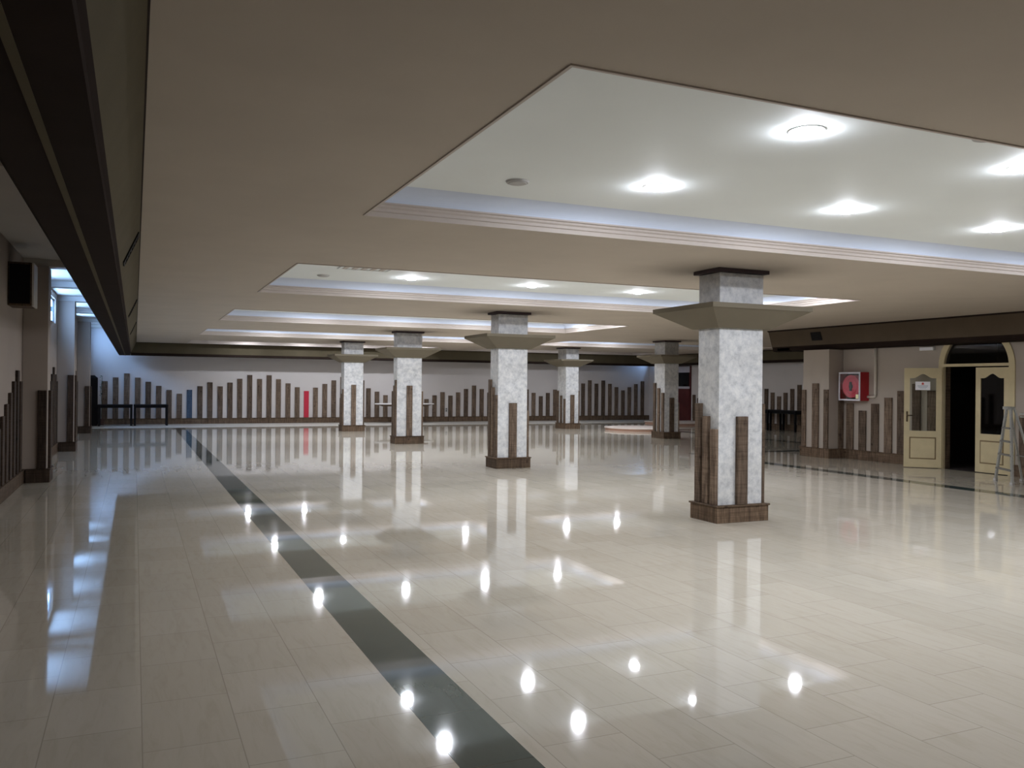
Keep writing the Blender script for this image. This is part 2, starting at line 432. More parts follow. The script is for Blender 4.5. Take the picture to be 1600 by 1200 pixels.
def window(i, x, y0, y1, z0, z1, inward):
    s = inward
    b = MB(); t = .045; xa, xb = sorted((x-s*.10, x-s*.04))
    b.box(xa, xb, y0, y1, z0, z0+t, M['winframe']); b.box(xa, xb, y0, y1, z1-t, z1, M['winframe'])
    b.box(xa, xb, y0, y0+t, z0+t, z1-t, M['winframe']); b.box(xa, xb, y1-t, y1, z0+t, z1-t, M['winframe'])
    ym = (y0+y1)/2; b.box(xa, xb, ym-.04, ym+.04, z0+t, z1-t, M['winframe'])
    w = struct(b.build('window_%d' % i, loc=(x, ym, z0)))
    for a, c in ((y0+t, ym-.04), (ym+.04, y1-t)):
        p = MB().box(x-s*.075-.004, x-s*.075+.004, a, c, z0+t, z1-t, M['pane']).build('pane', loc=(x, ym, z0))
        p.parent = w; p.location = (0, 0, 0)
    h = MB().box(min(x-s*.04, x-s*.0), max(x-s*.04, x), ym-.015, ym+.015, (z0+z1)/2-.06, (z0+z1)/2+.05, M['winframe']).build('handle', loc=(x, ym, z0))
    h.parent = w; h.location = (0, 0, 0)
for i, (a, c) in enumerate(WIN): window(i+1, XL, a, c, 2.84, 3.37, 1)
window(7, XE, 33.3, 34.25, 2.84, 3.4, -1)

# ------------------------------------------------------------------ skirting boards
PIL = [(15.15, 15.60), (21.55, 22.0), (28.85, 29.3)]
def baseboards():
    m = M['woodd']
    def run(name, boxes):
        b = MB()
        for q in boxes: b.box(*q, m)
        struct(b.build(name, bevel=.004))
    segs = []; y = Y0
    for a, c in PIL: segs.append((y, a)); y = c
    segs.append((y, YF-.04))
    run('baseboard_left', [(XL, XL+.04, a, c, 0, .20) for a, c in segs] + [(XL, XL+.055, a, c, .20, .215) for a, c in segs])
    # boards butt together every few metres along the far wall
    xs = [-1.56, 1.4, 4.1, 6.9, 9.6, 12.3, 15.1, 17.8, 20.4, XE]
    run('baseboard_far', [(xs[i]+.002, xs[i+1]-.002, YF-.04, YF, 0, .20) for i in range(len(xs)-1)] + [(XL, XE, YF-.055, YF, .20, .215)])
    run('baseboard_right', [(XR-.04, XR, 13.75, 14.7, 0, .20), (XR-.04, XR, 12.2, 13.746, 0, .20), (XR-.055, XR, 12.2, 14.7, .20, .215), (XR-.04, XR, Y0, 10.56, 0, .2), (XR-.055, XR, Y0, 10.56, .2, .215)])
    run('baseboard_bay', [(XE-.04, XE, YB, 30.85, 0, .20), (XE-.055, XE, YB, 30.85, .20, .215)])
baseboards()

# ------------------------------------------------------------------ planks
def plank_mesh(w, h, t, mat, along='x'):
    """board standing on the skirting: local origin at its foot against the wall, facing -Y (along x)"""
    b = MB(); b.box(-w/2, w/2, -t, 0, 0, h, mat)
    me_o = b.build('plank_proto', bevel=.004)
    me = me_o.data; bpy.data.objects.remove(me_o)
    return me
_cache = {}
def plank_obj(w, h, t, mat, loc, rz, name='plank', parent=None):
    key = (round(w, 2), round(h, 2), t, mat.name)
    if key not in _cache: _cache[key] = plank_mesh(w, h, t, mat)
    o = bpy.data.objects.new(name, _cache[key]); col.objects.link(o)
    o.location = loc; o.rotation_euler = (0, 0, rz)
    if parent is not None: o.parent = parent
    return o

FAR = [(-1.0, 1.59), (-.64, 1.73), (-.27, 1.88), (.10, 1.73), (.46, 1.58), (.82, 1.43), (1.18, 1.28), (1.54, 1.14), (1.90, 1.29), (2.27, 1.43), (2.63, 1.58),
       (3.0, 1.43), (3.36, 1.58), (3.72, 1.73), (4.09, 1.88), (4.46, 1.73), (4.82, 1.88), (5.18, 1.73), (5.55, 1.57), (5.91, 1.42), (6.27, 1.27), (6.63, 1.41),
       (7.0, 1.56), (7.36, 1.71), (7.72, 1.85), (8.08, 1.70), (8.43, 1.55), (8.79, 1.40), (9.15, 1.26), (9.51, 1.12), (9.87, 1.25), (10.23, 1.40), (10.59, 1.25),
       (10.95, 1.10), (11.29, .96), (11.65, 1.12), (12.01, 1.26), (12.37, 1.11), (12.72, 1.25), (13.08, 1.40), (13.45, 1.55), (13.81, 1.40), (14.17, 1.25),
       (14.53, 1.10), (14.89, 1.25), (15.25, 1.40), (15.61, 1.55), (15.97, 1.40), (16.31, 1.25), (16.67, 1.10), (17.02, 1.25), (17.38, 1.40), (17.74, 1.55),
       (18.10, 1.70), (18.46, 1.55), (18.82, 1.69), (19.17, 1.84), (19.52, 1.69), (19.88, 1.84), (20.24, 1.69), (20.59, 1.54), (20.95, 1.39), (21.30, 1.54),
       (21.66, 1.69), (22.02, 1.83)]
GF = 'decorative planks along the far wall'
def far_label(i):
    x = FAR[i][0]; n = len(FAR)
    if i <= 5: return 'dark weathered far wall plank behind the black tables, %s from left wall' % ORD[i+1]
    if i in (6, 7): return 'short brown plank on far wall, %s to the left of the blue plank' % ORD[8-i]
    if i == 8: return 'blue-painted plank standing on the far wall skirting'
    if i <= 13: return 'weathered brown plank on far wall, %s to the right of the blue plank' % ORD[i-8]
    if i <= 19: return 'weathered brown plank on far wall, %s to the left of the red plank' % ORD[20-i]
    if i == 20: return 'bright red painted plank standing on the far wall skirting'
    if i <= 29: return 'weathered brown plank on far wall, %s to the right of the red plank' % ORD[i-20]
    if i <= 33: return 'brown plank behind the oval white table, %s left of the shortest plank' % ORD[34-i]
    if i == 34: return 'shortest plank of the far wall, behind right end of the oval white table'
    if i <= 47: return 'brown far wall plank, %s right of the shortest one at the white table' % ORD[i-34]
    return 'dark brown plank on far wall, %s from the far right corner' % ORD[n-i]
for i, (x, h) in enumerate(FAR):
    m = M['woodb'] if i == 8 else M['woodr'] if i == 20 else M['wood']
    o = plank_obj(.19, h-.215, .035, m, (x, YF-.002, .2155), 0)
    tag(o, far_label(i), 'plank', GF)

def side_planks(lst, x, rz, fmt, group, w=.20, mat='wood'):
    for k, (y, h) in enumerate(lst):
        o = plank_obj(w, h-.215, .035, M[mat], (x, y, .2155), rz)
        tag(o, fmt(k), 'plank', group)
# left wall: front is +X
L0 = [(12.52, .97), (12.9, 1.12), (13.28, 1.27), (13.66, 1.42), (14.04, 1.58), (14.42, 1.74), (14.80, 1.58)]
side_planks(L0, XL+.002, PI/2, lambda k: 'shade-darkened plank on left wall before the nearest pilaster, %s from that pilaster' % ORD[7-k], 'planks on the left wall before the nearest pilaster', mat='wood_shaded')
L1 = [(21.32-.38*k, h) for k, h in enumerate([1.58, 1.73, 1.88, 1.73, 1.58, 1.42, 1.27, 1.12, 1.27, 1.42, 1.58, 1.73, 1.58, 1.42])]
side_planks(L1, XL+.002, PI/2, lambda k: 'shade-darkened plank on left wall below the small window, %s from the middle pilaster' % ORD[k+1], 'planks on the left wall below the small window', mat='wood_shaded')
L2 = [(28.62-.38*k, h) for k, h in enumerate([1.58, 1.73, 1.88, 1.94, 1.73, 1.58, 1.42, 1.27, 1.12, 1.27, 1.42, 1.58, 1.42, 1.27, 1.42])]
side_planks(L2, XL+.002, PI/2, lambda k: 'shade-darkened left wall plank beyond the middle pilaster, %s from the farthest pilaster' % ORD[k+1], 'planks on the left wall near the farthest pilaster', mat='wood_shaded')
# right wall: front is -X
R0 = [(14.42, 1.41), (14.54-.02, 1.25)]
R0 = [(14.87-.36, 1.25), (14.15, 1.10), (13.80, 1.26), (13.44, 1.40), (13.10, 1.55), (12.72, 1.70), (12.35, 1.56)]
rl = ['dark plank on right wall directly under the red fire hose cabinet',
      'shortest brown plank on right wall, just right of the fire hose cabinet',
      'brown plank on right wall, second to the right of the fire hose cabinet',
      'reddish brown plank on right wall, third to the right of the fire hose cabinet',
      'brown plank on right wall at the outer edge of the open door leaf',
      'brown plank behind the open door leaf, left one seen through its glass',
      'brown plank behind the open door leaf, right one seen through its glass']
side_planks(R0, XR-.002, -PI/2, lambda k: rl[k], 'planks on the right wall beside the doorway')
#side_planks([(14.84-.0, 1.41)], XR-.002, -PI/2, lambda k: 'dark plank in the corner between the wall pilaster and the fire hose cabinet', 'planks on the right wall beside the doorway', .16)
side_planks([(10.36, 1.12)], XR-.002, -PI/2, lambda k: 'dark reddish plank on right wall behind the stepladder', None, .22)
E0 = [(23.98-.0, 1.55), (24.33, 1.70), (24.70, 1.55), (25.06, 1.40), (25.41, 1.26), (25.77, 1.40), (26.12, 1.54), (26.48, 1.69), (26.84, 1.54), (27.2, 1.40), (27.56, 1.25),
      (27.92, 1.40), (28.28, 1.55), (28.64, 1.70), (29.0, 1.55), (29.36, 1.40), (29.72, 1.25), (30.08, 1.10), (30.44, 1.10), (30.78, 1.24)]
side_planks(E0, XE-.002, -PI/2, lambda k: 'brown plank on side bay wall, %s from the dark red door' % ORD[20-k], 'planks on the wall of the side bay')

# ------------------------------------------------------------------ columns
def column(x, y, w, d, tops, label, far=False):
    """x,y = near left corner of the wooden plinth"""
    cx, cy = x+w/2, y+d/2
    t = thing('column', label, 'column', (cx, cy, 0), 'plank-clad columns of the hall')
    ins = .058
    sw, sd = w/2-ins, d/2-ins
    MB().box(-sw, sw, -sd, sd, .0, 2.95, M['shaft']).build('shaft', t, bevel=.004)
    b = MB(); b.box(-w/2, w/2, -d/2, d/2, 0, .185, M['woodd']); pli = b.build('plinth', t, bevel=.003)
    b = MB(); b.box(-w/2-.015, w/2+.015, -d/2-.015, d/2+.015, .1855, .205, M['woodd']); b.build('plinth_ledge', pli, bevel=.003)
    g = .055; q = .40
    b = MB(); b.frustum((-sw-g, sw+g, -sd-g, sd+g, 2.295), (-sw-q+.01, sw+q-.01, -sd-q+.01, sd+q-.01, 2.495), M['cap'])
    b.box(-sw-q, sw+q, -sd-q, sd+q, 2.4955, 2.55, M['cap'])
    b.build('capital_tray', t)
    MB().box(-sw-.05, sw+.05, -sd-.05, sd+.05, 2.955, 2.999, M['collar']).build('ceiling_collar', t, bevel=.003)
    far_, mid, near, front, right = tops
    pw = .155; th = .045; z = .2055
    pm = M['wood']
    plank_obj(pw, front-z, th, pm, (0, -sd-.001, z), 0, 'plank', t)
    plank_obj(pw, front-z, th, pm, (0, sd+.001, z), PI, 'plank', t)
    pl = min(.12, (2*sd)*.26)
    offs = (-sd+pl/2, 0, sd-pl/2)
    for o_, h in zip(offs, (near, mid, far_)): plank_obj(pl, h-z, th, pm, (-sw-.001, o_, z), -PI/2, 'plank', t)
    for o_, h in zip(offs, (right, mid, near)): plank_obj(pl, h-z, th, pm, (sw+.001, o_, z), PI/2, 'plank', t)
    return t
column(6.22, 8.09, .76, .52, (1.40, 1.25, 1.10, 1.25, 1.40), 'nearest and largest marbled grey column with wooden planks and tray capital')
column(6.28, 14.88, .73, .50, (1.70, 1.55, 1.40, 1.25, 1.10), 'second marbled grey column of the left row, planks stepping down to the right')
column(6.30, 21.79, .80, .46, (1.40, 1.55, 1.70, 1.55, 1.40), 'third column of the left row, in front of the oval white table')
column(6.28, 27.95, .76, .55, (1.10, 1.25, 1.40, 1.55, 1.70), 'farthest column of the left row, smallest and leftmost in the hall')
column(14.43, 27.7, .64, .78, (1.40, 1.22, 1.10, 1.25, 1.40), 'far small column of the right row, left of the round platform')
column(14.72, 21.76, .62, .68, (1.70, 1.54, 1.40, 1.25, 1.10), 'column of the right row beside the round platform, partly before the red door')

# wall pilasters
def pilaster(x0, x1, y0, y1, ztop, mat, label, planks, group, pm='wood_shaded'):
    t = thing('pilaster', label, 'pilaster', ((x0+x1)/2, (y0+y1)/2, 0), group)
    cx, cy = (x0+x1)/2, (y0+y1)/2
    MB().box(x0-cx, x1-cx, y0-cy, y1-cy, 0, ztop, mat).build('shaft', t, bevel=.003)
    for (px, py, rz, w, h) in planks: plank_obj(w, h-.2155, .04, M[pm], (px-cx, py-cy, .2155), rz, 'plank', t)
    return t, cx, cy
XP = -1.25
for (a, c), h, lab in zip(PIL, (1.44, 1.72, 1.43), ('nearest pilaster of the left wall with a shade-darkened plank on its corner',
                          'middle pilaster of the left wall, just beyond the small lit window', 'farthest pilaster of the left wall, next to the black tables')):
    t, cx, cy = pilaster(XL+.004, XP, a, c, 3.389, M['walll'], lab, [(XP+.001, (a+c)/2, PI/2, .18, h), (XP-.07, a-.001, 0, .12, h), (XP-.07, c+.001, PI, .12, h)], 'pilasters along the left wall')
    b = MB(); b.box(XL+.06-cx, XP+.045-cx, a-.045-cy, c+.045-cy, 0, .20, M['wood_shaded']); b.box(XL+.06-cx, XP+.055-cx, a-.055-cy, c+.055-cy, .2005, .2154, M['wood_shaded'])
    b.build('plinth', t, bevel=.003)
t, cx, cy = pilaster(14.42, XR-.004, 14.74, 15.55, 2.479, M['wallr'], 'beige wall pilaster with three planks under the olive beam on the right',
    [(14.419, 15.50, -PI/2, .12, 1.55), (14.419, 15.13, -PI/2, .19, 1.70), (14.419, 14.80, -PI/2, .13, 1.56), (14.765, 14.739, 0, .14, 1.41)], None, 'wood')
b = MB(); b.box(14.375-cx, XR-.001-cx, 14.695-cy, 15.60-cy, 0, .2, M['woodd']); b.box(14.365-cx, XR-.001-cx, 14.685-cy, 15.61-cy, .2005, .2154, M['woodd'])
b.build('plinth', t, bevel=.003)

# ------------------------------------------------------------------ doorway on the right
def leaf_parts(parent, w, handle=1, glassmat=None, angle=0., hinge=(0, 0)):
    """door leaf in local x (0..w from the hinge), z up, thickness in y; parent leaf object returned"""
    H = 2.02; t = .022; z0 = .012
    gl0, gl1 = .105, w-.105
    b = MB(); m = M['cream']
    def slab_(x0, x1, za, zb): b.box(x0, x1, -t, t, za, zb, m)
    slab_(0, gl0, z0, H); slab_(gl1, w, z0, H); slab_(gl0, gl1, z0, .16); slab_(gl0, gl1, .64, .75)
    slab_(gl0, gl1, .16, .64)
    # top rail with the curved lower edge
    n = 14; prev = None
    for k in range(n+1):
        u = k/n; x = gl0+(gl1-gl0)*u
        s = max(0, 1-abs(u-.5)/.36); z = 1.815+.085*(s*s*(3-2*s))
        if prev:
            (xa, za), (xb, zb) = prev, (x, z)
            b.poly([(xa, -t, za), (xb, -t, zb), (xb, -t, H), (xa, -t, H), (xa, t, za), (xb, t, zb), (xb, t, H), (xa, t, H)],
                   [(0, 1, 2, 3), (7, 6, 5, 4), (0, 4, 5, 1), (2, 6, 7, 3)], m)
        prev = (x, z)
    leaf = b.build('door_leaf', parent, fix=True)
    leaf.location = (hinge[0], hinge[1], 0); leaf.rotation_euler = (0, 0, angle)
    gb = MB(); gb.box(gl0-.004, gl1+.004, -.003, .003, .745, 1.91, glassmat); gb.build('glass', leaf)
    pb = MB()
    for s in (-1, 1):
        ya, yb = sorted((s*t, s*(t+.002)))
        # stained groove round the raised panel
        pb.box(gl0-.005, gl1+.005, ya, yb, .600, .625, M['groove']); pb.box(gl0-.005, gl1+.005, ya, yb, .18, .20, M['groove'])
        pb.box(gl0-.005, gl0+.018, ya, yb, .20, .605, M['groove']); pb.box(gl1-.018, gl1+.005, ya, yb, .20, .605, M['groove'])
        yc, yd = sorted((s*t, s*(t+.009)))
        pb.frustum((gl0+.02, gl1-.02, *sorted((s*(t), s*(t+.010))), .206), (gl0+.02, gl1-.02, *sorted((s*(t), s*(t+.010))), .60), m)
    pb.build('raised_panel', leaf, bevel=.0)
    hb = MB()
    for s in (-1, 1) if handle else ():
        ya, yb = sorted((s*t, s*(t+.008)))
        hb.box(w-.072, w-.040, ya, yb, .93, 1.14, M['brass'])
        hb.tube([(w-.056, s*(t+.006), 1.06), (w-.056, s*(t+.05), 1.06), (w-.085, s*(t+.055), 1.06), (w-.165, s*(t+.052), 1.055)], .009, M['brass'])
    if handle: hb.build('handle', leaf)
    return leaf

def door():
    cy, cz, r = 11.38, 2.05, .76
    b = MB(); m = M['cream']; fw = .065; xa, xb = XR-.025, XR+.035
    for s in (-1, 1):
        y0_, y1_ = sorted((cy+s*r, cy+s*(r-fw))); b.box(xa, xb, y0_, y1_, 0, cz, m)
        y0_, y1_ = sorted((cy+s*(r+.055), cy+s*(r))); b.box(xa, XR-.0005, y0_, y1_, 0, cz, m)
    b.box(xa, xb, cy-r+fw, cy+r-fw, 2.045, 2.10, m)
    n = 28
    def arc(ri, ro, x0, x1):
        for k in range(n):
            a0, a1 = PI*k/n, PI*(k+1)/n
            q = [(x, cy+rr*math.cos(a), cz+rr*math.sin(a)) for x in (x0, x1) for a in (a0, a1) for rr in (ri, ro)]
            b.poly(q, [(0, 1, 3, 2), (4, 6, 7, 5), (0, 2, 6, 4), (1, 5, 7, 3)], m)
    arc(r-fw, r, xa, xb); arc(r, r+.055, xa, XR-.0005)
    fr = struct(b.build('door_1', loc=(XR, cy, 0)))
    b = MB()
    for s in (-1, 1):
        y0_, y1_ = sorted((cy+s*(r-.001), cy+s*(r-fw))); b.box(XR+.0355, XR+.175, y0_, y1_, 0.004, cz, M['woodd'])
    o = b.build('inner_jamb', loc=(XR, cy, 0)); o.parent = fr; o.location = (0, 0, 0)
    # fanlight glass
    g = MB(); pts = [(XR+.05, cy+(r-fw)*math.cos(PI*k/24), 2.10+max(0, (r-fw)*math.sin(PI*k/24)-.05)) for k in range(25)]
    g.poly(pts, [list(range(25))], M['dglass']); o = g.build('fanlight_glass', loc=(XR, cy, 0)); o.parent = fr; o.location = (0, 0, 0)
    w = .69
    # right leaf shut: hinge at small Y, runs along +Y ; left leaf swung out into the hall
    leaf_parts(fr, w, 0, M['dglass'], PI/2, (.02, -w-.002)).name = 'door_leaf'
    d = Vector((-.49, .51)); ang = math.atan2(d.y, d.x)
    l = leaf_parts(fr, w, 1, M['glass'], ang, (-.035, w+.03))
    return fr, ang
fr, ang = door()
# notice stuck on the open leaf
def notice():
    hx, hy = XR-.035, 11.38+.69+.03
    u = Vector((math.cos(ang), math.sin(ang), 0)); nrm = Vector((-math.sin(ang), math.cos(ang), 0))
    if nrm.x > 0: nrm = -nrm           # towards the hall
    if (nrm.x*(0-hx) + nrm.y*(0-hy)) < 0: nrm = -nrm
    nt_ = thing('paper_notice', 'small white paper notice stuck on the glass of the open door', 'notice', (hx+u.x*.35+nrm.x*.0245, hy+u.y*.35+nrm.y*.0245, 1.66))
    nt_.rotation_euler = (0, 0, math.atan2(-nrm.x, nrm.y)+PI)   # local -Y faces the hall
    MB().box(-.135, .135, -.001, .001, -.085, .085, M['paper']).build('sheet', nt_)
    sh = [o for o in col.objects if o.parent == nt_][0]
    b = MB(); b.cyl((0, -.0025, .045), .022, .001, M['redink'], 16, 'y'); b.box(-.03, .03, -.0025, -.0015, .02, .026, M['redink']); b.build('emblem', sh)
    b = MB()
    b.box(-.095, .095, -.0025, -.0015, -.01, .006, M['ink']); b.box(-.08, .08, -.0025, -.0015, -.035, -.022, M['ink']); b.box(-.06, .06, -.0025, -.0015, -.056, -.048, M['ink'])
    b.build('printed_lines', sh)
notice()

# emergency light above the open leaf
t = thing('emergency_light', 'small white emergency light box high on right wall left of arch', 'light', (XR, 12.46, 2.42))
MB().box(-.06, 0, -.17, .17, -.035, .035, M['whiteplastic']).build('housing', t, bevel=.006)
MB().box(-.066, -.0605, -.15, .15, -.026, .026, M['paper']).build('diffuser', t)

# fire hose cabinet
def hose():
    y0, y1, z0, z1, x0 = 13.99, 14.61, 1.32, 1.955, 14.60
    t = thing('fire_hose_cabinet', 'red fire hose cabinet with glazed front on the right wall', 'fire hose cabinet', (XR, 14.3, z0))
    def L(b, n, par=None, **k): o = b.build(n, loc=(XR, 14.3, z0), **k); o.parent = par or t; o.location = (0, 0, 0); return o
    b = MB(); r = M['red']; s = .015
    b.box(x0, XR-.001, y0, y0+s, z0, z1, r); b.box(x0, XR-.001, y1-s, y1, z0, z1, r)
    b.box(x0, XR-.001, y0+s, y1-s, z0, z0+s, r); b.box(x0, XR-.001, y0+s, y1-s, z1-s, z1, r); b.box(XR-.02, XR-.001, y0+s, y1-s, z0+s, z1-s, M['black'])
    L(b, 'cabinet_body')
    b = MB(); m = M['silver']; q = .035; xf = x0-.018
    b.box(xf, x0-.0005, y0, y1, z0, z0+q, m); b.box(xf, x0-.0005, y0, y1, z1-q, z1, m); b.box(xf, x0-.0005, y0, y0+q, z0+q, z1-q, m); b.box(xf, x0-.0005, y1-q, y1, z0+q, z1-q, m)
    df = L(b, 'door_frame')
    L(MB().box(x0-.012, x0-.009, y0+q, y1-q, z0+q, z1-q, M['glass']), 'glass', df)
    cy, cz = 14.3, (z0+z1)/2
    b = MB(); b.cyl((14.64, cy, cz), .255, .02, M['reel'], 40, 'x'); b.cyl((14.66, cy, cz), .16, .09, M['black'], 32, 'x'); b.cyl((14.75, cy, cz), .255, .02, M['reel'], 40, 'x')
    for k in range(40):
        a0, a1 = 2*PI*k/40, 2*PI*(k+1)/40
        for rr in (.245, .17): b.tube([(14.637, cy+rr*math.cos(a0), cz+rr*math.sin(a0)), (14.637, cy+rr*math.cos(a1), cz+rr*math.sin(a1))], .006, M['reel'], 5)
    hr = L(b, 'hose_reel')
    b = MB(); b.cyl((14.62, cy, cz), .05, .02, M['black'], 20, 'x'); b.box(14.615, 14.63, cy-.03, cy+.03, cz-.10, cz+.10, M['black']); L(b, 'hub', hr)
    L(MB().box(x0-.016, x0-.0125, y0+.045, y0+.12, z0+.045, z0+.14, M['tag']), 'label_tag', df)
hose()
b = MB(); b.tube([(XR-.034, 13.78, 2.478), (XR-.034, 13.78, 1.47), (XR-.034, 13.785, 1.43), (XR-.034, 13.82, 1.41), (XR-.034, 13.989, 1.41)], .031, M['pipe'], 12)
tag(b.build('water_pipe', smooth=True), 'pale vertical water pipe bending into the red fire hose cabinet', 'pipe')

# vents in the beams
def slatted(name, label, cen, size, tilt_axis_pts, group=None):
    pass
def vent(label, x, y, z, ang, hw, hh, group=None):
    t = thing('vent_grille', label, 'vent', (x, y, z), group); t.rotation_euler = (0, math.radians(ang), 0)
    sx = 1 if ang > 0 else -1
    def bx(b, a, c, *r): lo, hi = sorted((sx*a, sx*c)); b.box(lo, hi, *r); return b
    b = MB(); m = M['black']; q = .02
    bx(b, -.004, .012, -hw, hw, -hh, -hh+q, m, ) ; bx(b, -.004, .012, -hw, hw, hh-q, hh, m)
    bx(b, -.004, .012, -hw, -hw+q, -hh+q, hh-q, m); bx(b, -.004, .012, hw-q, hw, -hh+q, hh-q, m)
    bx(b, -.004, .003, -hw+q, hw-q, -hh+q, hh-q, m)
    b.build('frame', t)
    b = MB(); n = 7; st = 2*(hh-q)/n
    for k in range(n): bx(b, .0032, .009, -hw+q, hw-q, -hh+q+st*(k+.25), -hh+q+st*(k+.7), m)
    b.build('slats', t)
vent('square dark vent grille in the olive beam on the right', 14.495, 15.22, 2.80, -18, .16, .10)
for y, lab in [(8.55, 'dark vent grille in the left beam, nearest of three'), (15.5, 'dark vent grille in the left beam, middle of three'), (21.3, 'dark vent grille in the left beam, farthest of three')]:
    vent(lab, -.047, y, 2.81, 23.6, .14, .155, 'vent grilles in the left beam')

# grille in second tray
t = thing('air_grille', 'slatted air grille in the second ceiling tray', 'vent', (2.92, 10.95, ZT))
b = MB()
for k in range(5): b.box(-.28+k*.13, -.22+k*.13, -.45, .9, -.010, -.001, M['mould'])
b.build('slats', t)
b = MB(); b.box(-.34, -.30, -.5, .95, -.014, -.001, M['tray']); b.box(.36, .40, -.5, .95, -.014, -.001, M['tray']); b.box(-.3, .36, .91, .95, -.014, -.001, M['tray'])
b.build('frame', t)

# ceiling discs
for x, y, lab, in [(2.75, 6.13, 'round grey ceiling speaker at left of the nearest tray'), (4.94, 3.72, 'round grey ceiling disc at the near edge of the nearest tray'),
                   (2.56, 12.76, 'small round ceiling disc at left of the second tray')]:
    t = thing('recessed_speaker', lab, 'ceiling speaker', (x, y, ZT))
    MB().cyl((0, 0, -.016), .085, .015, M['greyplastic'], 32, r2=.095).build('rim', t)
    MB().cyl((0, 0, -.022), .068, .0055, M['greyplastic'], 32, r2=.074).build('mesh_cover', t)

# ------------------------------------------------------------------ downlights
def make_light():
    t = thing('downlight', '', 'ceiling light', (0, 0, 0), 'round downlights in the ceiling trays')
    b = MB(); n = 32
    for k in range(n):
        a0, a1 = 2*PI*k/n, 2*PI*(k+1)/n
        q = [(rr*math.cos(a), rr*math.sin(a), z) for a in (a0, a1) for rr, z in ((.079, -.010), (.110, -.005), (.110, -.001), (.079, -.001))]
        b.poly(q, [(0, 1, 5, 4), (1, 2, 6, 5), (3, 0, 4, 7)], M['whiteplastic'])
    b.build('trim_ring', t, smooth=False)
    b = MB(); prof = [(.078, -.010), (.076, -.020), (.062, -.027), (.038, -.031), (0.002, -.032)]
    for k in range(n):
        a0, a1 = 2*PI*k/n, 2*PI*(k+1)/n
        for (r0, z0), (r1, z1) in zip(prof, prof[1:]):
            b.poly([(r0*math.cos(a0), r0*math.sin(a0), z0), (r0*math.cos(a1), r0*math.sin(a1), z0), (r1*math.cos(a1), r1*math.sin(a1), z1), (r1*math.cos(a0), r1*math.sin(a0), z1)], [(0, 1, 2, 3)], M['lamp'])
    b.build('lamp', t, fix=False)
    return t
LX = [3.83, 5.86, 7.87, 9.85]
rows = [('nearest', 4.12, 'near', LX), ('nearest', 5.79, 'far', LX), ('second', 10.74, 'near', LX), ('second', 12.45, 'far', LX), ('third', 17.45, 'near', LX), ('third', 19.24, 'far', LX),
        ('fourth', 24.15, 'near', LX), ('fourth', 25.8, 'far', LX), ('fifth and farthest', 32.3, 'only', LX), ('added-light nearer side bay', 24.15, 'near', [13.6, 15.6]), ('added-light nearer side bay', 25.9, 'far', [13.6, 15.6]), ('farther side bay', 31.1, 'only', [15.2, 17.2])]  # nearer bay: near row and far row's second lamp added to brighten columns
proto = None
for tr, y, rw, xs in rows:
    for k, x in enumerate(xs):
        if proto is None: proto = o = make_light()
        else: o = copy_tree(proto)
        o.location = (x, y, ZT)
        o['label'] = 'glowing round downlight in the %s ceiling tray, %s row, %s from left' % (tr, rw, ORD[k+1])

# ------------------------------------------------------------------ furniture
def folding_table(x0, x1, y0, y1, h, label, group=None):
    cx, cy = (x0+x1)/2, (y0+y1)/2; a, c = (x1-x0)/2, (y1-y0)/2
    t = thing('folding_table', label, 'table', (cx, cy, 0), group)
    MB().box(-a, a, -c, c, h-.055, h, M['black']).build('table_top', t, bevel=.004)
    MB().box(-a+.06, a-.06, -c+.06, c-.06, h-.12, h-.0555, M['black']).build('apron', t)
    for sx in (-1, 1):
        for sy in (-1, 1):
            b = MB(); b.box(sx*(a-.045)-.038, sx*(a-.045)+.038, sy*(c-.05)-.028, sy*(c-.05)+.028, 0, h-.0555, M['black']); b.build('leg', t, bevel=.003)
folding_table(-1.19, -.06, 33.2, 33.8, .76, 'long black table before far wall, left one beside the narrow dark cabinet', 'black tables before the far wall')
folding_table(-.03, 1.12, 33.2, 33.8, .76, 'long black table before far wall, right one reaching towards the blue plank', 'black tables before the far wall')
folding_table(21.45, 22.15, 23.5, 24.9, .76, 'black table in the side bay, right one by the wall pilaster', 'black tables in the side bay')
folding_table(21.45, 22.15, 24.95, 26.3, .76, 'black table in the side bay, left one showing beside the nearest column', 'black tables in the side bay')

# oval white table
t = thing('oval_table', 'oval white-topped table against the far wall behind a column', 'table', (10.1, 33.55, 0))
def ellipse(b, a, c, z0, z1, a2, c2, mat, n=48):
    P = [(a*math.cos(2*PI*i/n), c*math.sin(2*PI*i/n), z0) for i in range(n)] + [(a2*math.cos(2*PI*i/n), c2*math.sin(2*PI*i/n), z1) for i in range(n)]
    b.poly(P, [[i, (i+1) % n, n+(i+1) % n, n+i] for i in range(n)] + [list(range(n))[::-1], list(range(n, 2*n))], mat); return b
ellipse(MB(), 1.25, .42, .755, .80, 1.25, .42, M['tabletop']).build('table_top', t)
ellipse(MB(), .95, .30, .68, .7545, 1.2, .40, M['woodd']).build('underside', t)
b = MB(); b.cyl((0, 0, .03), .07, .65, M['alud'], 20); b.cyl((0, 0, 0), .33, .03, M['alud'], 32, r2=.30); b.build('pedestal', t)

